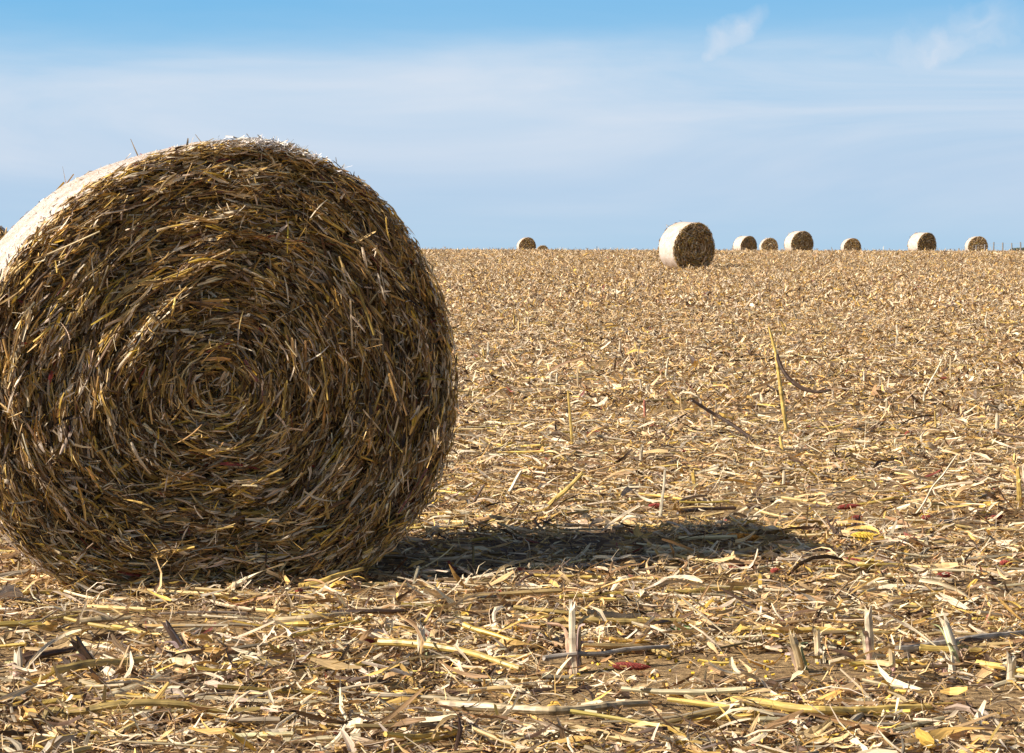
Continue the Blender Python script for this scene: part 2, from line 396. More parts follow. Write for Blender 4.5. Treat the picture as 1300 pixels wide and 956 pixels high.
def cyl(a, b, y0, y1, irr, nth, ny_, k, caps=True, rough=0.):
    th = np.linspace(0, 2*math.pi, nth, endpoint=False); t = np.linspace(0, 1, ny_)
    TH, TT = np.meshgrid(th, t)
    x, z = outline(TH, a*k, b*k, .93, irr)
    e = np.minimum(TT, 1-TT); rd = 1 - .03*np.clip(1-e/.08, 0, 1)**2
    rn = 1 + rough*(wav(TH*a, TT*1.2, 9, .3)+.7*wav(TH*a, TT*1.2, 31, .8))
    V = np.stack([x*rd*rn, y0+(y1-y0)*TT, z*rd*rn + b*.9475], -1).reshape(-1, 3)
    V[:, 2] = np.maximum(V[:, 2], .004)
    i = np.arange(nth*ny_).reshape(ny_, nth); j = np.roll(i, -1, 1)
    Q = np.stack([i[:-1], i[1:], j[1:], j[:-1]], -1).reshape(-1, 4)
    if caps:
        cap = []
        for row, f in ((0, 1), (ny_-1, -1)):
            cidx = len(V); V = np.vstack([V, [[0, y0 if row == 0 else y1, b*.95]]])
            for q in range(0, nth, 2):
                qq = [cidx, i[row, q], i[row, (q+1) % nth], i[row, (q+2) % nth]]
                cap.append(qq[::f])
        Q = np.vstack([Q, cap])
    return V, Q
def make_bale(loc, rot, a, b, Ln, hero, label, group, c0=(0, 0)):
    root = empty('straw_bale', loc, rot, .5); tag(root, label, 'bale', group)
    irr = .004
    y0, y1 = -Ln/2, Ln/2
    V, Q = cyl(a, b, y0+.075, y1-.075, irr, 96, 8, .97); np_mesh('straw_core', V, Q, M_CORE, None, root)
    V, Q = cyl(a, b, y0+.02, y1-.02, irr, 256 if hero else 96, 60 if hero else 24, 1.012 if hero else 1., False, .004 if hero else .010); np_mesh('net_wrap', V, Q, M_WRAP, None, root, True)
    if hero:
        f = join([end_straw(a, b, y0, -1, 10000, .04, .13, .005, .011, .05, c0, irr, 4, True, .05, .22),
                  end_straw(a, b, y0-.006, -1, 2200, .05, .15, .004, .008, .055, c0, irr, 3, True, .05, .2, stem=True),
                  end_straw(a, b, y0, -1, 22000, .018, .07, .002, .0055, .06, c0, irr, 3, True, .05, .38),
                  end_straw(a, b, y0-.010, -1, 9000, .02, .08, .0015, .0035, .06, c0, irr, 3, False, .05, .6),
                  end_straw(a, b, y0-.012, -1, 2200, .03, .11, .004, .010, .05, c0, irr, 5, True, .05, .5, cream=True),
                  end_straw(a, b, y0-.015, -1, 2500, .015, .05, .002, .007, .05, c0, irr, 3, True, .05, 1.2, cream=True),
                  rim_straw(a, b, y0, -1, 3000, .025, .085, .002, .008, irr, 4, .2), rim_straw(a, b, y0, -1, 70, .05, .13, .002, .006, irr, 4, .5)])
        n_ = 420; th = rng.normal(R(82), R(7), n_); x, z = outline(th, a, b, .93, irr)
        qf = ribbons(np.stack([x, y0+rng.uniform(-.05, .03, n_), z+b*.9475+rng.uniform(-.02, .012, n_)], -1), np.stack([rng.normal(1, .5, n_), rng.normal(0, .6, n_), rng.normal(0, .35, n_)], -1), np.tile([0, -.7, .7], (n_, 1))+.3*rng.standard_normal((n_, 3)),
                     rng.uniform(.02, .07, n_), rng.uniform(.0015, .006, n_), rng.normal(0, .2, n_), rng.normal(0, .2, n_), rng.normal(0, 1.5, n_), rng.normal(0, .6, n_), rng.normal(0, .4, n_), pal(n_, [(.82, .76, .70), (.72, .62, .48)], [3, 1]), 3, .4, .08, False)
        f = join([f, qf])
        r = join([end_straw(a, b, y1, 1, 5000, .1, .25, .01, .02, .05, c0, irr, 3, True), rim_straw(a, b, y1, 1, 500, .05, .16, .005, .012, irr, 3)])
    else:
        f = join([end_straw(a, b, y0, -1, 3600, .08, .24, .012, .028, .07, c0, irr, 3, True, .03, .45),
                  end_straw(a, b, y0-.01, -1, 700, .08, .2, .014, .03, .05, c0, irr, 3, True, .03, .9, cream=True),
                  rim_straw(a, b, y0, -1, 350, .06, .16, .01, .02, irr, 3)])
        r = end_straw(a, b, y1, 1, 1200, .15, .35, .03, .06, .05, c0, irr, 2, True, .03, .4)
    np_mesh('straw_end', f[0], f[1], M_STRAW, f[2], root)
    np_mesh('straw_end', r[0], r[1], M_STRAW, r[2], root)
    if hero:
        n = 2600
        th = rng.uniform(0, 2*math.pi, n); x, z = outline(th, a, b, .93, irr); x2, z2 = outline(th+.02, a, b, .93, irr)
        T = nrm(np.stack([x2-x, np.zeros(n), z2-z], -1)); rad = np.stack([T[:, 2], np.zeros(n), -T[:, 0]], -1)
        ang = rng.uniform(-1.5, 1.5, n)
        T2 = T*np.cos(ang)[:, None] + np.array([0, 1., 0])*np.sin(ang)[:, None] + rad*rng.normal(0, .25, n)[:, None]
        C = np.stack([x, rng.uniform(y0+.03, y1-.03, n), z+b*.9475], -1) + rad*.006
        q = ribbons(C, T2, rad, rng.uniform(.015, .06, n), rng.uniform(.002, .006, n), rng.normal(0, .15, n), rng.normal(0, .15, n), rng.normal(0, 1, n), rng.normal(0, .5, n), rng.normal(0, .3, n),
                    pal(n, [(.7, .6, .45), (.5, .36, .18), (.82, .76, .68), (.25, .15, .07), (.35, .07, .05)], [30, 25, 30, 12, 2]), 3, .4, .1, False)
        k = q[0].reshape(n, -1, 3)[:, :, 2].min(1) > .01
        np_mesh('straw_flecks', q[0], q[1], M_STRAW, q[2], root)
    return root
ALLB = 'round corn stalk bales left on the field'
BA, BB, BL = .845, .80*1.018, 1.05
# near bale: front face centre under photo column 276, contact row 745
rz = R(17.5)
d0 = 7.84
fx, fy = (272-CX)/F*d0, d0+.0
cx_, cy_ = fx - math.sin(rz)*BL/2, fy + math.cos(rz)*BL/2
slope = math.atan(.047)
big = make_bale((cx_, cy_, float(ground(cx_, cy_))-.035), (slope, 0, rz), BA*1.04, .843, BL, True,
                'huge close round corn stalk bale filling the left foreground', ALLB, c0=(-.02, -.03))

def copy_tree(root, name=None):
    r = root.copy(); COL.objects.link(r)
    for ch in list(root.children):
        c = ch.copy(); COL.objects.link(c); c.parent = r
    return r
# px centre of the end face, its row of top, face width, yaw seen, height
FAR = [
 # x, top, wpx, yaw deg (left side seen when > 0), extra tilt, label
 (880, 286, 58.5, 27, .03, 'mid-distance round bale, second nearest, with its whole end and white net side in view'),
 (950, 297, 24.5, 30, .0, 'small far bale with a white left side, first right of the mid-distance bale'),
 (977, 305, 22.0, 4, .0, 'low far bale half sunk behind the crest, between two taller bales with white sides'),
 (1018.5, 293, 31.0, 22, .0, 'tallest bale on the crest, wide brown end with a thin white left side'),
 (1082, 307, 22.0, 8, .0, 'small low crest bale right of the tallest crest bale, with clear sky on both sides'),
 (1176, 299, 30.0, 27, .0, 'crest bale with a broad white left side, left of the fence posts'),
 (1241.5, 306, 24.5, 5, .0, 'rightmost far bale, plain brown end in front of the fence posts'),
 (669.5, 303, 22.0, 12, .0, 'thin white rimmed far bale, left one of the touching pair near the big bale'),
 (688.5, 311, 17.0, 0, .0, 'tiny low bale touching the right side of a larger far bale'),
 (733, 316.5, 11.0, 0, .0, 'barely visible bale top, a brown speck on the crest line'),
 (-18, 284, 58.0, 5, .0, 'brown bale edge cut off by the left border, behind the big bale'),
]
protos = []
for i, (px, top, w, yaw, tl, lab) in enumerate(FAR):
    d = F*2*BA*.97/w
    if i == 0: d = 77.
    x = (px-CX)/F*d
    gz = float(ground(x, d))
    vx = math.degrees(math.atan2(px-CX, F))
    # set the distance so the size is right, then let the bale sit in the field; tune row by a small change of distance
    if i < 3:
        o = make_bale((x, d, gz), (0, 0, 0), BA, BB, BL, False, lab, ALLB, c0=(.04*(-1)**i, -.05))
        protos.append(o)
    else:
        o = copy_tree(protos[i % 3]); tag(o, lab, 'bale', ALLB)
    a = R(yaw)
    bx_, by_ = x - math.sin(a)*BL/2, d + math.cos(a)*BL/2
    o.location = (bx_, by_, float(ground(bx_, by_))-.03)
    o.rotation_euler = (slope+tl, 0, a)
    o.scale = (1, 1, 1.07) if i == 0 else (1+.03*math.sin(i*2.3), 1+.08*math.sin(i*1.7), 1+.035*math.sin(i*3.1))
    wanted = (YE-top)/F*d                       # height of its top in the photo
    have = gz + 1.55
    print('bale', i, 'd %.0f'%d, 'top wanted %.2f have %.2f'%(wanted, have), 'row', YE-have/d*F)

# ------------------------------------------------------------------ single stalks
def poly_tube(pts, radii, ring=8, jag=0., node=.13, colr=(.5, .36, .15), seed=0, colvar=.18):
    """a stalk along a polyline with swollen nodes and split ends"""
    r_ = np.random.default_rng(seed+11)
    pts = np.array(pts, float); radii = np.array(radii, float)
    seg = np.linalg.norm(np.diff(pts, axis=0), axis=1); s = np.concatenate([[0], np.cumsum(seg)])
    n = max(6, int(s[-1]/.016)); n = min(n, 70)
    t = np.linspace(0, s[-1], n)
    P = np.stack([np.interp(t, s, pts[:, k]) for k in range(3)], -1)
    if len(pts) > 2:
        for _ in range(4): P[1:-1] = (P[:-2]+2*P[1:-1]+P[2:])/4
    rr = np.interp(t, s, radii)*(1+.05*r_.standard_normal(n))
    nd = np.abs(((t+r_.uniform(0, node)) % node) - node/2); sw = np.clip(1-nd/.012, 0, 1)
    rr = rr*(1+.22*sw)
    T = nrm(np.gradient(P, axis=0)); ref = np.array([0, 0, 1.]) if abs(T[0, 2]) < .8 else np.array([0, 1., 0])
    B = nrm(np.cross(ref, T)); N = np.cross(T, B)
    a = np.arange(ring)*2*math.pi/ring
    fl = 1 + .12*r_.standard_normal(ring)
    V = P[:, None] + (B[:, None]*np.cos(a)[None, :, None] + N[:, None]*np.sin(a)[None, :, None])*(rr[:, None]*fl[None])[..., None]
    if jag:
        V[-1] += T[-1]*r_.uniform(-jag, jag*1.2, ring)[:, None]; V[0] += T[0]*r_.uniform(-jag*.3, jag*.3, ring)[:, None]
    i = np.arange(n*ring).reshape(n, ring); j = np.roll(i, -1, 1)
    Q = np.stack([i[:-1], j[:-1], j[1:], i[1:]], -1).reshape(-1, 4)
    V = V.reshape(-1, 3)
    for row, f in ((0, 1), (n-1, -1)):
        c = len(V); V = np.vstack([V, P[row]-T[row]*(.004 if row else -.004)])
        Q = np.vstack([Q, [[c, i[row, q], i[row, (q+1) % ring], i[row, (q+2) % ring]][::f] for q in range(0, ring, 2)]])
    C = np.tile(np.array(colr), (len(V), 1))
    st = 1+colvar*r_.standard_normal(ring); bl = 1+colvar*.7*r_.standard_normal(n)
    k = (bl[:, None]*st[None]*(1-.45*sw[:, None])).ravel()
    C[:n*ring] *= k[:, None]; C[n*ring:] *= 1.25
    X = np.zeros((len(V), 3)); X[:n*ring, 0] = np.tile(np.abs(np.arange(ring)-ring/2)*1.8, n); X[:n*ring, 1] = np.repeat(t*14, ring); X[:, 2] = r_.uniform(0, 400)
    return V, Q, np.hstack([np.clip(C, .01, .9), X])
def ribbon_path(pts, w0, w1, colr, seed=0, up_=(0, 0, 1), tw=1.5):
    r_ = np.random.default_rng(seed+5); pts = np.array(pts, float)
    seg = np.linalg.norm(np.diff(pts, axis=0), axis=1); s = np.concatenate([[0], np.cumsum(seg)]); n = 14
    t = np.linspace(0, s[-1], n); P = np.stack([np.interp(t, s, pts[:, k]) for k in range(3)], -1)
    for _ in range(2): P[1:-1] = (P[:-2]+2*P[1:-1]+P[2:])/4
    T = nrm(np.gradient(P, axis=0)); B = nrm(np.cross(np.array(up_, float)+.01, T)); N = np.cross(T, B)
    th = np.linspace(0, tw, n)+r_.uniform(0, 1)
    D = B*np.cos(th)[:, None]+N*np.sin(th)[:, None]; U = -B*np.sin(th)[:, None]+N*np.cos(th)[:, None]
    w = (np.linspace(w0, w1, n)*(1+.15*r_.standard_normal(n)))[:, None]/2
    th_ = .0012
    V = np.stack([P-D*w, P+U*w*.5, P+D*w, P+U*(w*.5-th_)], 1).reshape(-1, 3)
    Q = []
    for k in range(n-1):
        for m in range(4):
            Q.append([k*4+m, k*4+(m+1) % 4, k*4+4+(m+1) % 4, k*4+4+m])
    C = np.array(colr)*(1+.15*r_.standard_normal((n, 1)))
    X = np.zeros((len(V), 3)); X[:, 0] = np.tile([0, 3, 6, 3], n); X[:, 1] = np.repeat(t*14, 4); X[:, 2] = r_.uniform(0, 400)
    return V, np.array(Q), np.hstack([np.clip(np.repeat(C, 4, 0), .01, .9), X])

YEL = (.60, .41, .11); TAN = (.48, .36, .20); PALE = (.68, .56, .38); DRK = (.075, .042, .024); GRY = (.40, .34, .27); OLI = (.36, .25, .08)
STUBS = [ # base px,py, top px,py, radius, colour, label
 (729, 857, 726, 771, .012, PALE, 'pale split corn stub, tall and upright at bottom centre'),
 (699, 826, 698, 797, .0095, TAN, 'short stub with dark top just left of the tall upright stub at bottom centre'),
 (536, 851, 534, 802, .011, PALE, 'stub beside the long yellow stalk lying below the big bale'),
 (1018, 853, 1006, 808, .010, TAN, 'stub leaning left, left one of a close pair at bottom right'),
 (1039, 843, 1037, 806, .0105, TAN, 'straight flat-topped stub, right one of a close pair at bottom right'),
 (1106, 848, 1102, 776, .011, PALE, 'tallest pale upright stub at bottom right'),
 (1219, 851, 1198, 786, .011, PALE, 'tapering stub leaning far left with a pointed torn top'),
 (1133, 866, 1132, 833, .0095, TAN, 'small stub just right of the tallest pale stub'),
 (1207, 869, 1206, 836, .012, PALE, 'thick low stub under the far leaning pointed stub'),
 (1283, 869, 1284, 833, .011, PALE, 'stub nearest the right edge of the bottom row'),
 (24, 867, 22, 829, .012, PALE, 'pale square stub at the bottom left edge'),
 (136, 868, 97, 815, .013, DRK, 'dark torn stub leaning hard left at bottom left'),
 (248, 845, 209, 789, .011, DRK, 'dark stub leaning left under the big bale, above a pale short stub'),
 (237, 859, 237, 838, .014, TAN, 'short cut-off stub right beside the dark leaning one under the big bale'),
 (177, 867, 175, 843, .014, TAN, 'squat brown stub between the two dark leaning stubs'),
 (20, 745, 24, 720, .007, TAN, 'thin stub below the left white edge of the big bale'),
]
def add_stub(base, top, rad, colr, label, seed, group='cut corn stubs left standing', name='corn_stub'):
    base = np.array(base); top = np.array(top); L_ = np.linalg.norm(top-base)
    root = empty(name, base, (0, 0, 0), .1); tag(root, label, 'corn stub', group)
    r_ = np.random.default_rng(seed)
    ax = top-base
    b0 = np.array([0, 0, -.02])
    V, Q, C = poly_tube([b0, ax*.5+r_.normal(0, .003, 3), ax], [rad*1.1, rad, rad*.92], 8, .022, .11, colr, seed)
    np_mesh('stem', V, Q, M_STALK, C, root)
    sh = []
    for k in range(5):
        an = r_.uniform(0, 6.28); o_ = np.array([math.cos(an), math.sin(an), 0])
        h = L_*r_.uniform(.35, .85)
        u_ = ax/L_
        p = [o_*rad*1.15, u_*h*.5+o_*rad*1.2, u_*h+o_*(rad*1.4+.01*r_.random()), u_*h*1.1+o_*(rad+.03+.03*r_.random())+np.array([0, 0, -.01])]
        sh.append(ribbon_path(p, .022, .006, [c*r_.uniform(.8, 1.3) for c in (.5, .4, .26)], seed*3+k, o_, .6))
    V, Q, C = join(sh); np_mesh('leaf_sheath', V, Q, M_LITTER, C, root)
    return root
for i, (bx, by, tx, ty, rad, c, lab) in enumerate(STUBS):
    b = gp(bx, by); t = up(tx, ty, b[1]+(-.02 if i % 2 else .03))
    add_stub(b, t, rad, c, lab, 100+i)

THIN = [ # thin upright broken stalks farther out
 (727, 568, 721, 497, .0085, YEL, 'yellow upright stalk, tallest between the big bale and the bent stalk with a drooping leaf'),
 (708, 560, 705, 539, .005, DRK, 'short dark stalk just left of the yellow upright one'),
 (733, 496, 733, 466, .008, TAN, 'reddish brown stalk standing behind the yellow upright one'),
 (786, 456, 787, 433, .011, PALE, 'pale stalk, left of two near the middle of the field'),
 (810, 462, 811, 443, .009, TAN, 'short brown stalk, right of two near the middle of the field'),
 (845, 484, 848, 456, .011, PALE, 'pale stalk leaning right, below the mid-distance bale'),
 (698, 492, 699, 474, .008, PALE, 'pale stalk, left of a close pair above the yellow upright one'),
 (707, 491, 707, 474, .008, PALE, 'pale stalk, right of a close pair above the yellow upright one'),
 (761, 420, 761, 406, .011, TAN, 'far short stalk below the far sky gap left of the mid-distance bale'),
 (819, 536, 818, 508, .009, (.45, .16, .10), 'reddish stump with pale top in mid field'),
 (1188, 552, 1187, 523, .006, YEL, 'small yellow stalk near a yellow ear at right'),
 (1207, 485, 1207, 452, .008, TAN, 'thin brown stalk standing beside the yellow ear at right'),
 (1057, 512, 1057, 495, .009, PALE, 'short pale stalk at the tip of the drooping leaf'),
 (1083, 508, 1084, 490, .008, TAN, 'short tan stalk two stalk-heights right of the drooping leaf'),
 (1242, 530, 1243, 515, .008, OLI, 'short olive stalk in mid field at far right'),
 (642, 745, 641, 722, .006, TAN, 'thin straw standing in the shadow of the big bale'),
 (601, 724, 601, 695, .004, OLI, 'greenish thin straw standing in the middle of the shadow'),
 (503, 706, 502, 655, .006, DRK, 'dark stalk against the right edge of the big bale'),
]
for i, (bx, by, tx, ty, rad, c, lab) in enumerate(THIN):
    b = gp(bx, by); t = up(tx, ty, b[1])
    V, Q, C = poly_tube([b-[0, 0, .02], (b+t)/2+[rng.normal(0, .004), 0, 0], t], [rad, rad, rad*.8], 7, .01, .12, c, 300+i)
    o = np_mesh('broken_stalk', V-b, Q, M_STALK, C); o.location = b; tag(o, lab, 'broken stalk', 'broken stalks sticking up from the litter')

# short stubs left in drill rows farther out: six built, the rest copied
protos_ = []
r2 = np.random.default_rng(77)
for k in range(70):
    y_ = 9.5 + .76*int(r2.integers(0, 40)) + r2.normal(0, .05); x_s = r2.uniform(-.24, .24)*y_
    if x_s < -.02*y_ and y_ < 12: x_s = abs(x_s)
    b = np.array([x_s, y_, float(ground(x_s, y_))])
    if k < 6:
        h_ = r2.uniform(.10, .17); lean = r2.normal(0, .03, 2)
        V, Q, C = poly_tube([[0, 0, -.02], [lean[0]*.5+.004, lean[1]*.5, h_*.5], [lean[0], lean[1], h_]], [.012, .011, .010], 7, .02, .1, [PALE, TAN, YEL][k % 3], 700+k)
        o = np_mesh('row_stub', V, Q, M_STALK, C); protos_.append(o)
    else:
        o = protos_[k % 6].copy(); COL.objects.link(o)
    o.location = b; o.rotation_euler = (0, 0, r2.uniform(0, 6.28)); q_ = r2.uniform(.7, 1.15); o.scale = (q_, q_, q_)
    tag(o, 'short pale stub of a corn row in the field behind the long shadow', 'corn stub', 'short row stubs in the middle of the field')

# the bent tall stalk with its drooping leaf
b = gp(1000, 556); d = b[1]
root = empty('corn_stalk', b); tag(root, 'tall thin stalk with a dark drooping leaf curling to the right', 'corn stalk')
pts = [b-[0, 0, .02]] + [up(x, y, d+k) for x, y, k in ((994, 517, 0), (989, 480, .01), (985, 449, .02), (976, 415, .03))]
V, Q, C = poly_tube(np.array(pts)-b, [.010, .011, .011, .009, .006], 8, .01, .16, YEL, 41); np_mesh('stem', V, Q, M_STALK, C, root)
pts = [up(x, y, d+k) for x, y, k in ((986, 450, .02), (990, 464, -.02), (1000, 480, -.06), (1018, 494, -.1), (1038, 499, -.13), (1055, 495, -.15))]
V1 = ribbon_path(np.array(pts)-b, .034, .016, DRK, 3, (0, -1, .3), .5); V2 = poly_tube(np.array(pts)-b, [.010, .013, .013, .012, .010, .005], 7, .01, .2, DRK, 8)
V, Q, C = join([V1, V2]); np_mesh('leaf', V, Q, M_LITTER, C, root)
pts = [up(x, y, d+k) for x, y, k in ((981, 426, .03), (988, 431, .0), (995, 438, -.02))]
V, Q, C = ribbon_path(np.array(pts)-b, .014, .006, (.3, .2, .1), 4, (0, -1, 0), .5); np_mesh('leaf', V, Q, M_LITTER, C, root)

# leaning and lying stalks: list of photo points with height above the litter
LYING = [
 ([(956, 562, .03), (908, 530, .12), (877, 511, .2)], .014, DRK, 'dark forked stalk leaning up to the left in mid field'),
 ([(684, 659, .0), (739, 606, .16)], .016, YEL, 'thick golden stalk leaning up to the right, open cut end'),
 ([(1160, 661, .0), (1215, 583, .22)], .0055, PALE, 'long thin pale straw leaning up to the right'),
 ([(1172, 506, .0), (1196, 459, .2)], .008, PALE, 'pale straw leaning right, farther up the field at right'),
 ([(1160, 511, .03), (1195, 511, .03)], .008, DRK, 'short dark stick lying flat under the far leaning pale straw'),
 ([(838, 662, .0), (844, 604, .17)], .008, PALE, 'pale stalk nearly upright between the golden stalk and the shadow tip'),
 ([(596, 652, .0), (614, 622, .09)], .010, DRK, 'dark torn stalk leaning right beside the big bale'),
 ([(642, 637, .0), (662, 602, .11)], .012, PALE, 'pale husked stalk leaning right, close to the golden stalk'),
 ([(1040, 562, .03), (1120, 565, .04), (1228, 577, .03)], .009, OLI, 'long flat stalk right of the tall thin stalk foot'),
 ([(1000, 575, .02), (1080, 578, .03), (1165, 573, .03)], .008, YEL, 'long yellow stalk lying just below the flat olive one'),
 ([(1267, 546, .1), (1268, 556, .05), (1305, 561, .04)], .008, DRK, 'bent dark stalk at the right edge of mid field'),
 ([(860, 655, .02), (910, 651, .03), (966, 650, .03)], .012, DRK, 'dark stalk lying on the bare soil above the shadow tip'),
 ([(1127, 675, .03), (1210, 673, .04), (1305, 680, .03)], .008, OLI, 'long olive stalk lying across the right side above the red cobs'),
 ([(938, 808, .03), (975, 806, .035), (1010, 809, .04), (1045, 806, .035), (1080, 809, .03)], .011, YEL, 'bright yellow long stalk behind the close stub pair'),
 ([(1137, 834, .04), (1210, 824, .05), (1305, 811, .04)], .014, GRY, 'grey brown long stalk rising to the right edge at bottom'),
 ([(1043, 675, .1), (1063, 686, .09), (1075, 704, .02)], .009, DRK, 'curved dark stalk arching down beside the yellow ear'),
 ([(1018, 703, .01), (1049, 717, .03)], .010, GRY, 'short grey stalk end just left of the red cobs'),
 ([(481, 824, .05), (579, 835, .06), (658, 858, .03)], .015, YEL, 'long yellow stalk slanting down to the right below the big bale'),
 ([(589, 802, .07), (653, 823, .04)], .010, (.68, .45, .06), 'bright yellow short stalk above the long slanting one'),
 ([(704, 798, .03), (780, 796, .04), (866, 796, .04)], .014, OLI, 'long olive stalk right of the tall stub at bottom centre'),
 ([(653, 779, .04), (708, 786, .03), (770, 788, .03)], .011, OLI, 'olive brown stalk lying behind the tall stub at bottom centre'),
 ([(420, 787, .04), (480, 784, .05), (535, 783, .04)], .010, DRK, 'dark flat stalk under the right bottom of the big bale'),
 ([(691, 845, .04), (760, 838, .05), (848, 829, .04)], .012, GRY, 'grey stalk lying behind the base of the tall stub'),
 ([(380, 751, .02), (425, 739, .06), (460, 729, .09)], .011, YEL, 'yellow stalk propped at the foot of the big bale'),
 ([(349, 795, .04), (400, 792, .05), (446, 788, .04)], .011, TAN, 'tan stalk lying left of the dark flat stalk'),
 ([(100, 798, .04), (165, 792, .04)], .012, TAN, 'tan stalk lying at lower left above the dark leaning stub'),
 ([(30, 848, .03), (62, 838, .05), (105, 830, .05)], .014, DRK, 'dark thick stalk lying at the left edge by the square stub'),
 ([(68, 862, .05), (110, 852, .06), (180, 846, .05)], .014, OLI, 'olive stalk lying between the two left dark stubs'),
 ([(-5, 762, .03), (30, 760, .04), (64, 758, .03)], .011, YEL, 'yellow stalk lying at the left edge below the bale'),
 ([(845, 758, .03), (885, 756, .04), (960, 753, .03)], .009, YEL, 'yellow straw lying in front of the shadow tip'),
 ([(1168, 832, .05), (1200, 831, .05), (1240, 834, .04)], .010, YEL, 'short yellow stalk crossing the foot of the pointed stub'),
 ([(1240, 850, .03), (1270, 856, .03), (1305, 862, .03)], .012, YEL, 'yellow stalk at the bottom right corner by the last stub'),
 ([(455, 712, .02), (520, 716, .03), (560, 726, .02)], .008, TAN, 'tan stalk lying in the shaded foot of the big bale'),
 ([(905, 711, .03), (955, 713, .03)], .010, OLI, 'short olive stalk in the end of the shadow'),
 ([(560, 905, .03), (700, 912, .05), (820, 903, .03)], .014, TAN, 'tan stalk lying in the nearest litter below bottom centre'),
 ([(60, 915, .03), (190, 905, .05), (330, 912, .03)], .014, OLI, 'long olive stalk lying nearest the camera at left'),
 ([(930, 900, .03), (1040, 915, .05), (1180, 908, .03)], .013, YEL, 'long yellow stalk lying nearest the camera at right'),
]
for i, (pp, rad, c, lab) in enumerate(LYING):
    P0 = gp(pp[0][0], pp[0][1])
    pts = []
    for (x, y, h) in pp:
        if h > .07: q = up(x, y, P0[1]-.0+ (h*.3 if i % 2 else -h*.3))
        else:
            q = gp(x, y + h*F/P0[1]*.8); q = q + [0, 0, h*.8]
        q = q + np.array([0, 0, .018]); pts.append(q)
    pts = np.array(pts); t_ = np.linspace(0, 1, 7); k_ = np.linspace(0, 1, len(pts))
    pts = np.stack([np.interp(t_, k_, pts[:, m]) for m in range(3)], -1); pts[1:-1] += rng.normal(0, .0032, (5, 3))
    org = gp(pp[0][0], pp[0][1]) 
    V, Q, C = poly_tube(pts-org, list(np.linspace(rad*.85, rad*.58, len(pts))), 8, .012, .15, c, 500+i)
    o = np_mesh('fallen_stalk', V, Q, M_STALK, C); o.location = org; tag(o, lab, 'fallen stalk', 'long stalks lying or leaning on the litter')

# corn cobs
def cob(loc, yaw, L_, rad, colr, name, label, cat, seed, roll=.05, group=None):
    r_ = np.random.default_rng(seed); n = 26; ring = 16
    t = np.linspace(0, 1, n); P = np.stack([(t-.5)*L_, np.zeros(n), np.zeros(n)], -1)
    rr = rad*(np.clip(np.sin(np.clip(t*1.05, 0, 1)*math.pi)**.35, .25, 1))*(1-.3*t)
    a = np.arange(ring)*2*math.pi/ring
    k = 1 + .16*((np.arange(ring)[None]+np.arange(n)[:, None]) % 2) + .05*r_.standard_normal((n, ring))
    V = np.stack([np.repeat(P[:, :1], ring, 1), rr[:, None]*k*np.cos(a), rr[:, None]*k*np.sin(a)], -1)
    V = V.reshape(-1, 3); i = np.arange(n*ring).reshape(n, ring); j = np.roll(i, -1, 1)
    Q = np.stack([i[:-1], j[:-1], j[1:], i[1:]], -1).reshape(-1, 4)
    Q = np.vstack([Q, [[i[0, q], i[0, (q+2) % ring], i[0, (q+1) % ring], i[0, q]][:4] for q in range(0, 0)]]) if False else Q
    for row in (0, n-1):
        c = len(V); V = np.vstack([V, P[row]])
        Q = np.vstack([Q, [[c, i[row, q], i[row, (q+1) % ring], i[row, (q+2) % ring]] for q in range(0, ring, 2)]])
    C = np.tile(np.array(colr), (len(V), 1))*(1+.22*r_.standard_normal((len(V), 1)))
    o = np_mesh(name, V, Q, M_COB, np.clip(C, .01, .9)); o.location = loc; o.rotation_euler = (r_.uniform(0, 3), roll, yaw)
    return tag(o, label, cat, group)
RED = (.23, .042, .03)
COBS = [
 (1160, 691, .17, .1, 'long red cob just right of the yellow ear'),
 (1056, 710, .09, .5, 'red cob left of a pair below the yellow ear'),
 (1082, 720, .10, -.2, 'red cob right of a pair below the yellow ear'),
 (944, 729, .12, .1, 'red cob by the lower edge of the shadow tip'),
 (985, 734, .05, .6, 'small red cob piece between the shadow tip and the yellow ear'),
 (1089, 664, .07, .3, 'short red cob on bare soil above the yellow ear'),
 (1079, 649, .13, .2, 'red cob with pale husk, farthest of those above the yellow ear'),
 (1176, 664, .05, .2, 'small red cob piece above the long red cob'),
 (1263, 664, .10, .1, 'red cob above the olive stalk near the right edge'),
 (1200, 738, .07, -.3, 'stubby red cob among yellow straw, right of centre right'),
 (1277, 724, .06, .3, 'small red cob near the right edge below the others'),
 (653, 733, .11, .3, 'dark red cob half in the big shadow'),
 (547, 814, .05, 1.2, 'round red cob end below the big bale'),
 (471, 828, .06, .9, 'broken red cob at the left end of the long yellow stalk'),
 (802, 858, .12, -.1, 'red cob at bottom centre right of the tall stub'),
 (756, 553, .10, .2, 'red cob with white husk right of the yellow upright stalk'),
 (683, 578, .09, .1, 'red cob left of the yellow upright stalk'),
 (830, 545, .08, -.5, 'red cob below the reddish stump'),
 (873, 576, .12, .1, 'red cob under the dark forked stalk'),
 (795, 583, .12, 0, 'dull red cob between the golden stalk and the reddish stump'),
 (833, 648, .08, 0, 'red cob by the nearly upright pale stalk'),
 (974, 543, .07, .2, 'red cob just left of the tall thin stalk foot'),
 (1168, 533, .07, .3, 'red cob left of the small yellow stalk'),
 (1285, 544, .12, .1, 'red cob at the right edge of mid field'),
 (382, 762, .05, .5, 'tiny red cob at the foot of the big bale'),
 (138, 856, .06, .2, 'red cob beside the dark torn stub'),
 (1200, 482, .10, .1, 'red cob beside the far yellow ear'),
 (716, 476, .07, .1, 'far red cob behind the yellow upright stalk'),
]
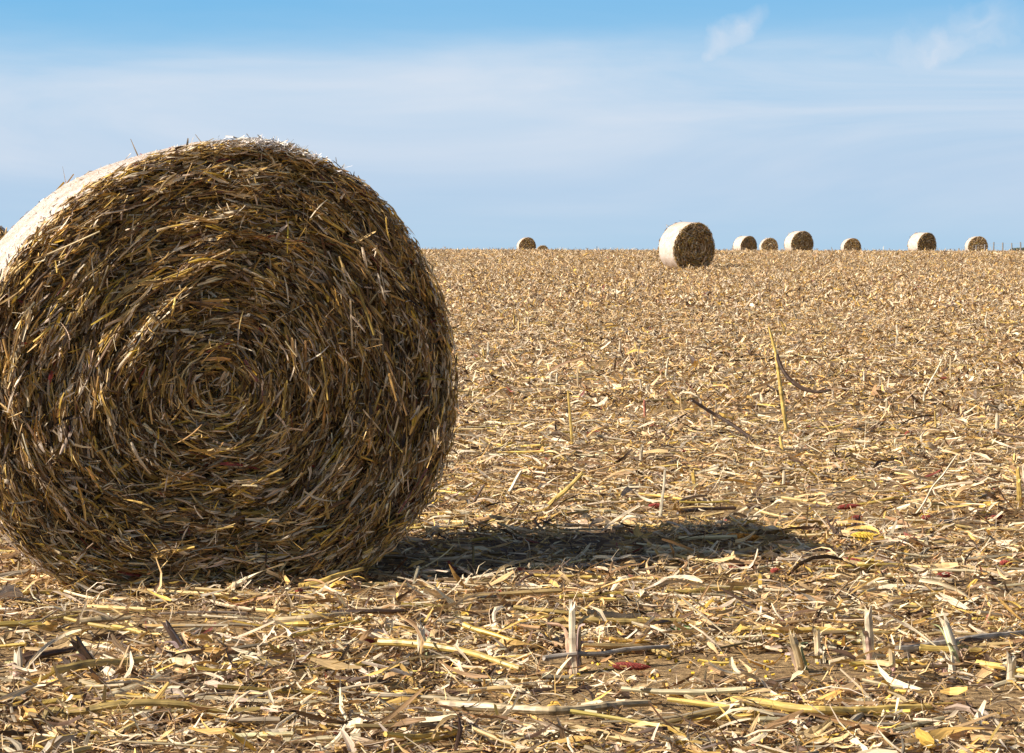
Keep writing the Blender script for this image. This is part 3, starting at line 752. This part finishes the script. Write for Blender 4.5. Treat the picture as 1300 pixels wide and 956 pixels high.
for i, (px, py, L_, yaw, lab) in enumerate(COBS):
    p = gp(px, py+3)
    cob(p+[0, 0, .032], yaw, L_*.9, .0125, tuple(np.array(RED)*rng.uniform(.8, 1.25)), 'corn_cob', lab, 'corn cob', 900+i, rng.normal(0, .12), 'shelled red corn cobs in the litter')
p = gp(1102, 696); cob(p+[0, 0, .04], .1, .15, .024, (.62, .40, .05), 'corn_ear', 'bright yellow ear of corn lying left of the long red cob', 'corn ear', 951, .05, 'ears of corn in the litter')
p = gp(1211, 483); cob(p+[0, 0, .04], .2, .13, .024, (.62, .38, .05), 'corn_ear', 'small far yellow ear of corn beside a thin brown stalk', 'corn ear', 952, .05, 'ears of corn in the litter')
p = gp(945, 693); cob(p+[0, 0, .035], .1, .15, .016, (.62, .25, .04), 'corn_ear', 'orange half-shelled ear lying in the tip of the shadow', 'corn ear', 953, .05, 'ears of corn in the litter')

# small green weeds
for i, (px, py, s, lab) in enumerate([(866, 815, .05, 'small green weed leaf at bottom right of centre'), (1177, 543, .05, 'green weed beside the small yellow stalk'), (766, 625, .03, 'tiny green sprout right of the golden stalk'), (911, 441, .05, 'far green weed below the mid-distance bale')]):
    b = gp(px, py+3); n = 6; an = np.arange(n)*1.05+i
    T = np.stack([np.cos(an), np.sin(an), .9+0*an], -1)
    C = np.array([0, 0, .02])+nrm(T)*s*.5
    q = ribbons(C, T, np.tile([0, 0, 1.], (n, 1))+.2*rng.standard_normal((n, 3)), np.full(n, s), np.full(n, s*.45), np.full(n, -.1), np.zeros(n), np.zeros(n), np.zeros(n), np.full(n, -.3), np.tile([.07, .13, .03], (n, 1)), 4)
    o = np_mesh('weed', q[0], q[1], M_LEAF, q[2]); o.location = b; tag(o, lab, 'weed', 'green sprouts in the litter')

# ------------------------------------------------------------------ far fence and shrub
fd = 185.
root = empty('wire_fence', ((1250-CX)/F*fd, fd, float(ground((1250-CX)/F*fd, fd)))); o0 = np.array(root.location)
tag(root, 'far wire fence, its thin posts poking above the crest at the right edge', 'fence')
ps = []
for k in range(-1, 14):
    px = 1206 + 11.25*k - (0 if k < 2 else .5); dd = fd + (6 if k < 4 else 0) - k*1.5
    x = (px-CX)/F*dd; gz = float(ground(x, dd)); top = (YE-(317.5 - min(k+1, 6)*1.6 + .7*math.sin(k*2.1)))/F*dd
    V, Q, C = poly_tube([[x, dd, gz-.2], [x+.02*math.sin(k), dd, (gz+top)/2], [x, dd, top]], [.055, .055, .05], 8, 0, 5, (.2, .2, .2), k)
    np_mesh('post', V-o0, Q, M_POST, None, root); ps.append((x, dd, gz, top))
wv = []
for f in (.35, .65, .92):
    pts = [[x, y+.06, z+(t-z)*f] for x, y, z, t in ps]
    wv.append(poly_tube(pts, [.006]*len(pts), 6, 0, 5, (.3, .3, .3), 1))
V, Q, C = join(wv); np_mesh('wire', V-o0, Q, M_WIRE, None, root)
# grey-green shrub on the skyline
sd_ = 190.; sx = (1303-CX)/F*sd_; gz = float(ground(sx, sd_))
root = empty('shrub', (sx, sd_, gz)); tag(root, 'grey green shrub on the skyline cut by the right edge', 'shrub')
H = (YE-313.5)/F*sd_ - gz
n = 5200
u = nrm(rng.standard_normal((n, 3)))*(rng.random(n)**.4)[:, None]
lob = 1+.25*np.sin(u[:, 0]*6)+.2*np.sin(u[:, 2]*7+u[:, 1]*5)
C = u*lob[:, None]*[1.1, 1.0, H*.45] + [0, 0, H*.52]
q = ribbons(C, rng.standard_normal((n, 3)), rng.standard_normal((n, 3))+.01, rng.uniform(.06, .14, n), rng.uniform(.03, .06, n), np.zeros(n), np.zeros(n), np.zeros(n), np.zeros(n), np.zeros(n), pal(n, [(.10, .12, .07), (.15, .15, .10), (.07, .08, .05)], [1, 1, 1]), 2, .5, .1, False)
np_mesh('crown', q[0], q[1], M_LEAF, q[2], root)
tr = join([poly_tube([[0, 0, -.1], [.1*math.cos(k), .1*math.sin(k), H*.4], [.5*math.cos(k), .5*math.sin(k), H*.8]], [.05, .035, .015], 6, 0, 5, (.16, .12, .09), k) for k in range(5)])
np_mesh('trunk', tr[0], tr[1], M_STALK, tr[2], root)

# ------------------------------------------------------------------ sky, sun, camera
SUN_EL = R(35.5); PHI = R(20.5)        # sun at the left, a little behind the camera
sdir = np.array([-math.cos(PHI)*math.cos(SUN_EL), -math.sin(PHI)*math.cos(SUN_EL), math.sin(SUN_EL)])
ld = bpy.data.lights.new('sun', 'SUN'); ld.energy = 5.0; ld.angle = R(.53); ld.color = (1, .925, .83)
lo = bpy.data.objects.new('sun', ld); COL.objects.link(lo); lo.location = (-20, -10, 30)
from mathutils import Vector
lo.rotation_euler = Vector([float(v) for v in sdir]).to_track_quat('Z', 'Y').to_euler()
w = bpy.data.worlds.new('World'); SC.world = w; w.use_nodes = True; nt = w.node_tree; L = nt.links
bg = nt.nodes['Background']; bg.inputs['Strength'].default_value = .05
sky = nt.nodes.new('ShaderNodeTexSky'); sky.sky_type = 'NISHITA'; sky.sun_disc = False
sky.sun_elevation = SUN_EL; sky.sun_rotation = math.atan2(sdir[0], sdir[1])
sky.air_density = 1.0; sky.dust_density = 1.2; sky.ozone_density = 2.0
tc = nt.nodes.new('ShaderNodeTexCoord'); sep = nt.nodes.new('ShaderNodeSeparateXYZ'); L.new(tc.outputs['Generated'], sep.inputs[0])
# low sky: pale blue band to deeper blue
ramp = nt.nodes.new('ShaderNodeValToRGB'); ramp.color_ramp.interpolation = 'EASE'
mr = nt.nodes.new('ShaderNodeMapRange'); mr.inputs[1].default_value = .0; mr.inputs[2].default_value = .30
L.new(sep.outputs['Z'], mr.inputs[0]); L.new(mr.outputs[0], ramp.inputs[0])
e = ramp.color_ramp.elements
e[0].position = .10; e[0].color = (.41, .605, .78, 1)
e[1].position = 1; e[1].color = (.06, .22, .55, 1)
x_ = e.new(.25); x_.color = (.41, .585, .785, 1)
x_ = e.new(.42); x_.color = (.25, .53, .80, 1)
x_ = e.new(.52); x_.color = (.17, .475, .79, 1)
sc_ = nt.nodes.new('ShaderNodeVectorMath'); sc_.operation = 'SCALE'; sc_.inputs['Scale'].default_value = 12.1
L.new(ramp.outputs[0], sc_.inputs[0])
hi = nt.nodes.new('ShaderNodeMapRange'); hi.inputs[1].default_value = .16; hi.inputs[2].default_value = .21
L.new(sep.outputs['Z'], hi.inputs[0])
mixs = nt.nodes.new('ShaderNodeMix'); mixs.data_type = 'RGBA'
L.new(hi.outputs[0], mixs.inputs[0]); L.new(sc_.outputs[0], mixs.inputs[6]); L.new(sky.outputs[0], mixs.inputs[7])
# thin cloud veil
mp = nt.nodes.new('ShaderNodeMapping'); mp.inputs['Scale'].default_value = (1, 1, 7); mp.inputs['Location'].default_value = (.1, 0, .3)
L.new(tc.outputs['Generated'], mp.inputs['Vector'])
cn = nt.nodes.new('ShaderNodeTexNoise'); cn.inputs['Scale'].default_value = 3.2; cn.inputs['Detail'].default_value = 7; cn.inputs['Roughness'].default_value = .56; cn.inputs['Distortion'].default_value = .8
L.new(mp.outputs[0], cn.inputs['Vector'])
band = nt.nodes.new('ShaderNodeValToRGB'); band.color_ramp.interpolation = 'B_SPLINE'; 
bn_ = nt.nodes.new('ShaderNodeTexNoise'); bn_.inputs['Scale'].default_value = 5; bn_.inputs['Detail'].default_value = 6; bn_.inputs['Roughness'].default_value = .5
L.new(mp.outputs[0], bn_.inputs['Vector'])
ba_ = nt.nodes.new('ShaderNodeMath'); ba_.operation = 'MULTIPLY_ADD'; ba_.inputs[1].default_value = .16; ba_.inputs[2].default_value = -.08; L.new(bn_.outputs['Fac'], ba_.inputs[0])
bs_ = nt.nodes.new('ShaderNodeMath'); bs_.operation = 'ADD'; L.new(mr.outputs[0], bs_.inputs[0]); L.new(ba_.outputs[0], bs_.inputs[1]); L.new(bs_.outputs[0], band.inputs[0])
e = band.color_ramp.elements
e[0].position = .12; e[0].color = (.0, .0, .0, 1); e[1].position = .8; e[1].color = (.05, .05, .05, 1)
for p_, v_ in ((.19, .25), (.26, .6), (.33, .95), (.41, 1.), (.445, .35), (.485, .10)):
    q_ = e.new(p_); q_.color = (v_, v_, v_, 1)
cm = nt.nodes.new('ShaderNodeMapRange'); cm.inputs[1].default_value = .20; cm.inputs[2].default_value = .62
L.new(cn.outputs['Fac'], cm.inputs[0])
mul = nt.nodes.new('ShaderNodeMath'); mul.operation = 'MULTIPLY'; L.new(cm.outputs[0], mul.inputs[0]); L.new(band.outputs[0], mul.inputs[1])
mul2 = nt.nodes.new('ShaderNodeMath'); mul2.operation = 'MULTIPLY'; mul2.inputs[1].default_value = .85; L.new(mul.outputs[0], mul2.inputs[0])
# wispy streaks above the veil
def wisp(cx, cz, sx, sz, rot):
    m_ = nt.nodes.new('ShaderNodeMapping'); m_.vector_type = 'POINT'
    m_.inputs['Location'].default_value = (-cx, 0, -cz)
    m2 = nt.nodes.new('ShaderNodeMapping'); m2.inputs['Rotation'].default_value = (0, rot, 0)
    m3 = nt.nodes.new('ShaderNodeMapping'); m3.inputs['Scale'].default_value = (1/sx, 0, 1/sz)
    nz = nt.nodes.new('ShaderNodeTexNoise'); nz.inputs['Scale'].default_value = 26; nz.inputs['Detail'].default_value = 5
    L.new(tc.outputs['Generated'], nz.inputs['Vector'])
    su = nt.nodes.new('ShaderNodeVectorMath'); su.operation = 'SUBTRACT'; su.inputs[1].default_value = (.5, .5, .5); L.new(nz.outputs['Color'], su.inputs[0])
    sm = nt.nodes.new('ShaderNodeVectorMath'); sm.operation = 'SCALE'; sm.inputs['Scale'].default_value = .045; L.new(su.outputs[0], sm.inputs[0])
    ad = nt.nodes.new('ShaderNodeVectorMath'); ad.operation = 'ADD'; L.new(tc.outputs['Generated'], ad.inputs[0]); L.new(sm.outputs[0], ad.inputs[1])
    L.new(ad.outputs[0], m_.inputs['Vector']); L.new(m_.outputs[0], m2.inputs['Vector']); L.new(m2.outputs[0], m3.inputs['Vector'])
    ln = nt.nodes.new('ShaderNodeVectorMath'); ln.operation = 'LENGTH'; L.new(m3.outputs[0], ln.inputs[0])
    r = nt.nodes.new('ShaderNodeMapRange'); r.interpolation_type = 'SMOOTHSTEP'; r.inputs[1].default_value = 1.15; r.inputs[2].default_value = 0; r.inputs[3].default_value = 0; r.inputs[4].default_value = .72
    L.new(ln.outputs['Value'], r.inputs[0])
    nf = nt.nodes.new('ShaderNodeTexNoise'); nf.inputs['Scale'].default_value = 38; nf.inputs['Detail'].default_value = 7; nf.inputs['Distortion'].default_value = 1.0
    L.new(m2.outputs[0], nf.inputs['Vector']); nr = nt.nodes.new('ShaderNodeMapRange'); nr.inputs[1].default_value = .3; nr.inputs[2].default_value = .7; nr.inputs[3].default_value = .55; nr.inputs[4].default_value = 1.2
    L.new(nf.outputs['Fac'], nr.inputs[0]); mu = nt.nodes.new('ShaderNodeMath'); mu.operation = 'MULTIPLY'; L.new(r.outputs[0], mu.inputs[0]); L.new(nr.outputs[0], mu.inputs[1]); return mu
wA = wisp((925-CX)/F, (YE-58)/F, .030, .011, R(34)); wB = wisp((1185-CX)/F, (YE-66)/F, .055, .024, R(4)); 
s1 = nt.nodes.new('ShaderNodeMath'); s1.operation = 'MAXIMUM'; L.new(wA.outputs[0], s1.inputs[0]); L.new(wB.outputs[0], s1.inputs[1])
s2 = nt.nodes.new('ShaderNodeMath'); s2.operation = 'MAXIMUM'; L.new(s1.outputs[0], s2.inputs[0]); L.new(mul2.outputs[0], s2.inputs[1])
mixc = nt.nodes.new('ShaderNodeMix'); mixc.data_type = 'RGBA'; mixc.inputs[7].default_value = (8.7, 9.3, 10.3, 1)
L.new(s2.outputs[0], mixc.inputs[0]); L.new(mixs.outputs[2], mixc.inputs[6])
L.new(mixc.outputs[2], bg.inputs['Color'])

cam = bpy.data.cameras.new('camera'); co = bpy.data.objects.new('camera', cam); COL.objects.link(co)
cam.sensor_width = 36; cam.lens = 36*F/1300; cam.shift_y = (YE-478)/1300.
cam.shift_y = -(478-YE)/1300.
co.location = (0, 0, EYE); co.rotation_euler = (R(90), 0, 0); cam.clip_end = 9000; cam.clip_start = .05
SC.camera = co
SC.view_settings.view_transform = 'Standard'; SC.view_settings.look = 'None'; SC.view_settings.gamma = 1
SC.view_settings.use_curve_mapping = False; SC.view_settings.exposure = .78
SC.render.engine = 'CYCLES'
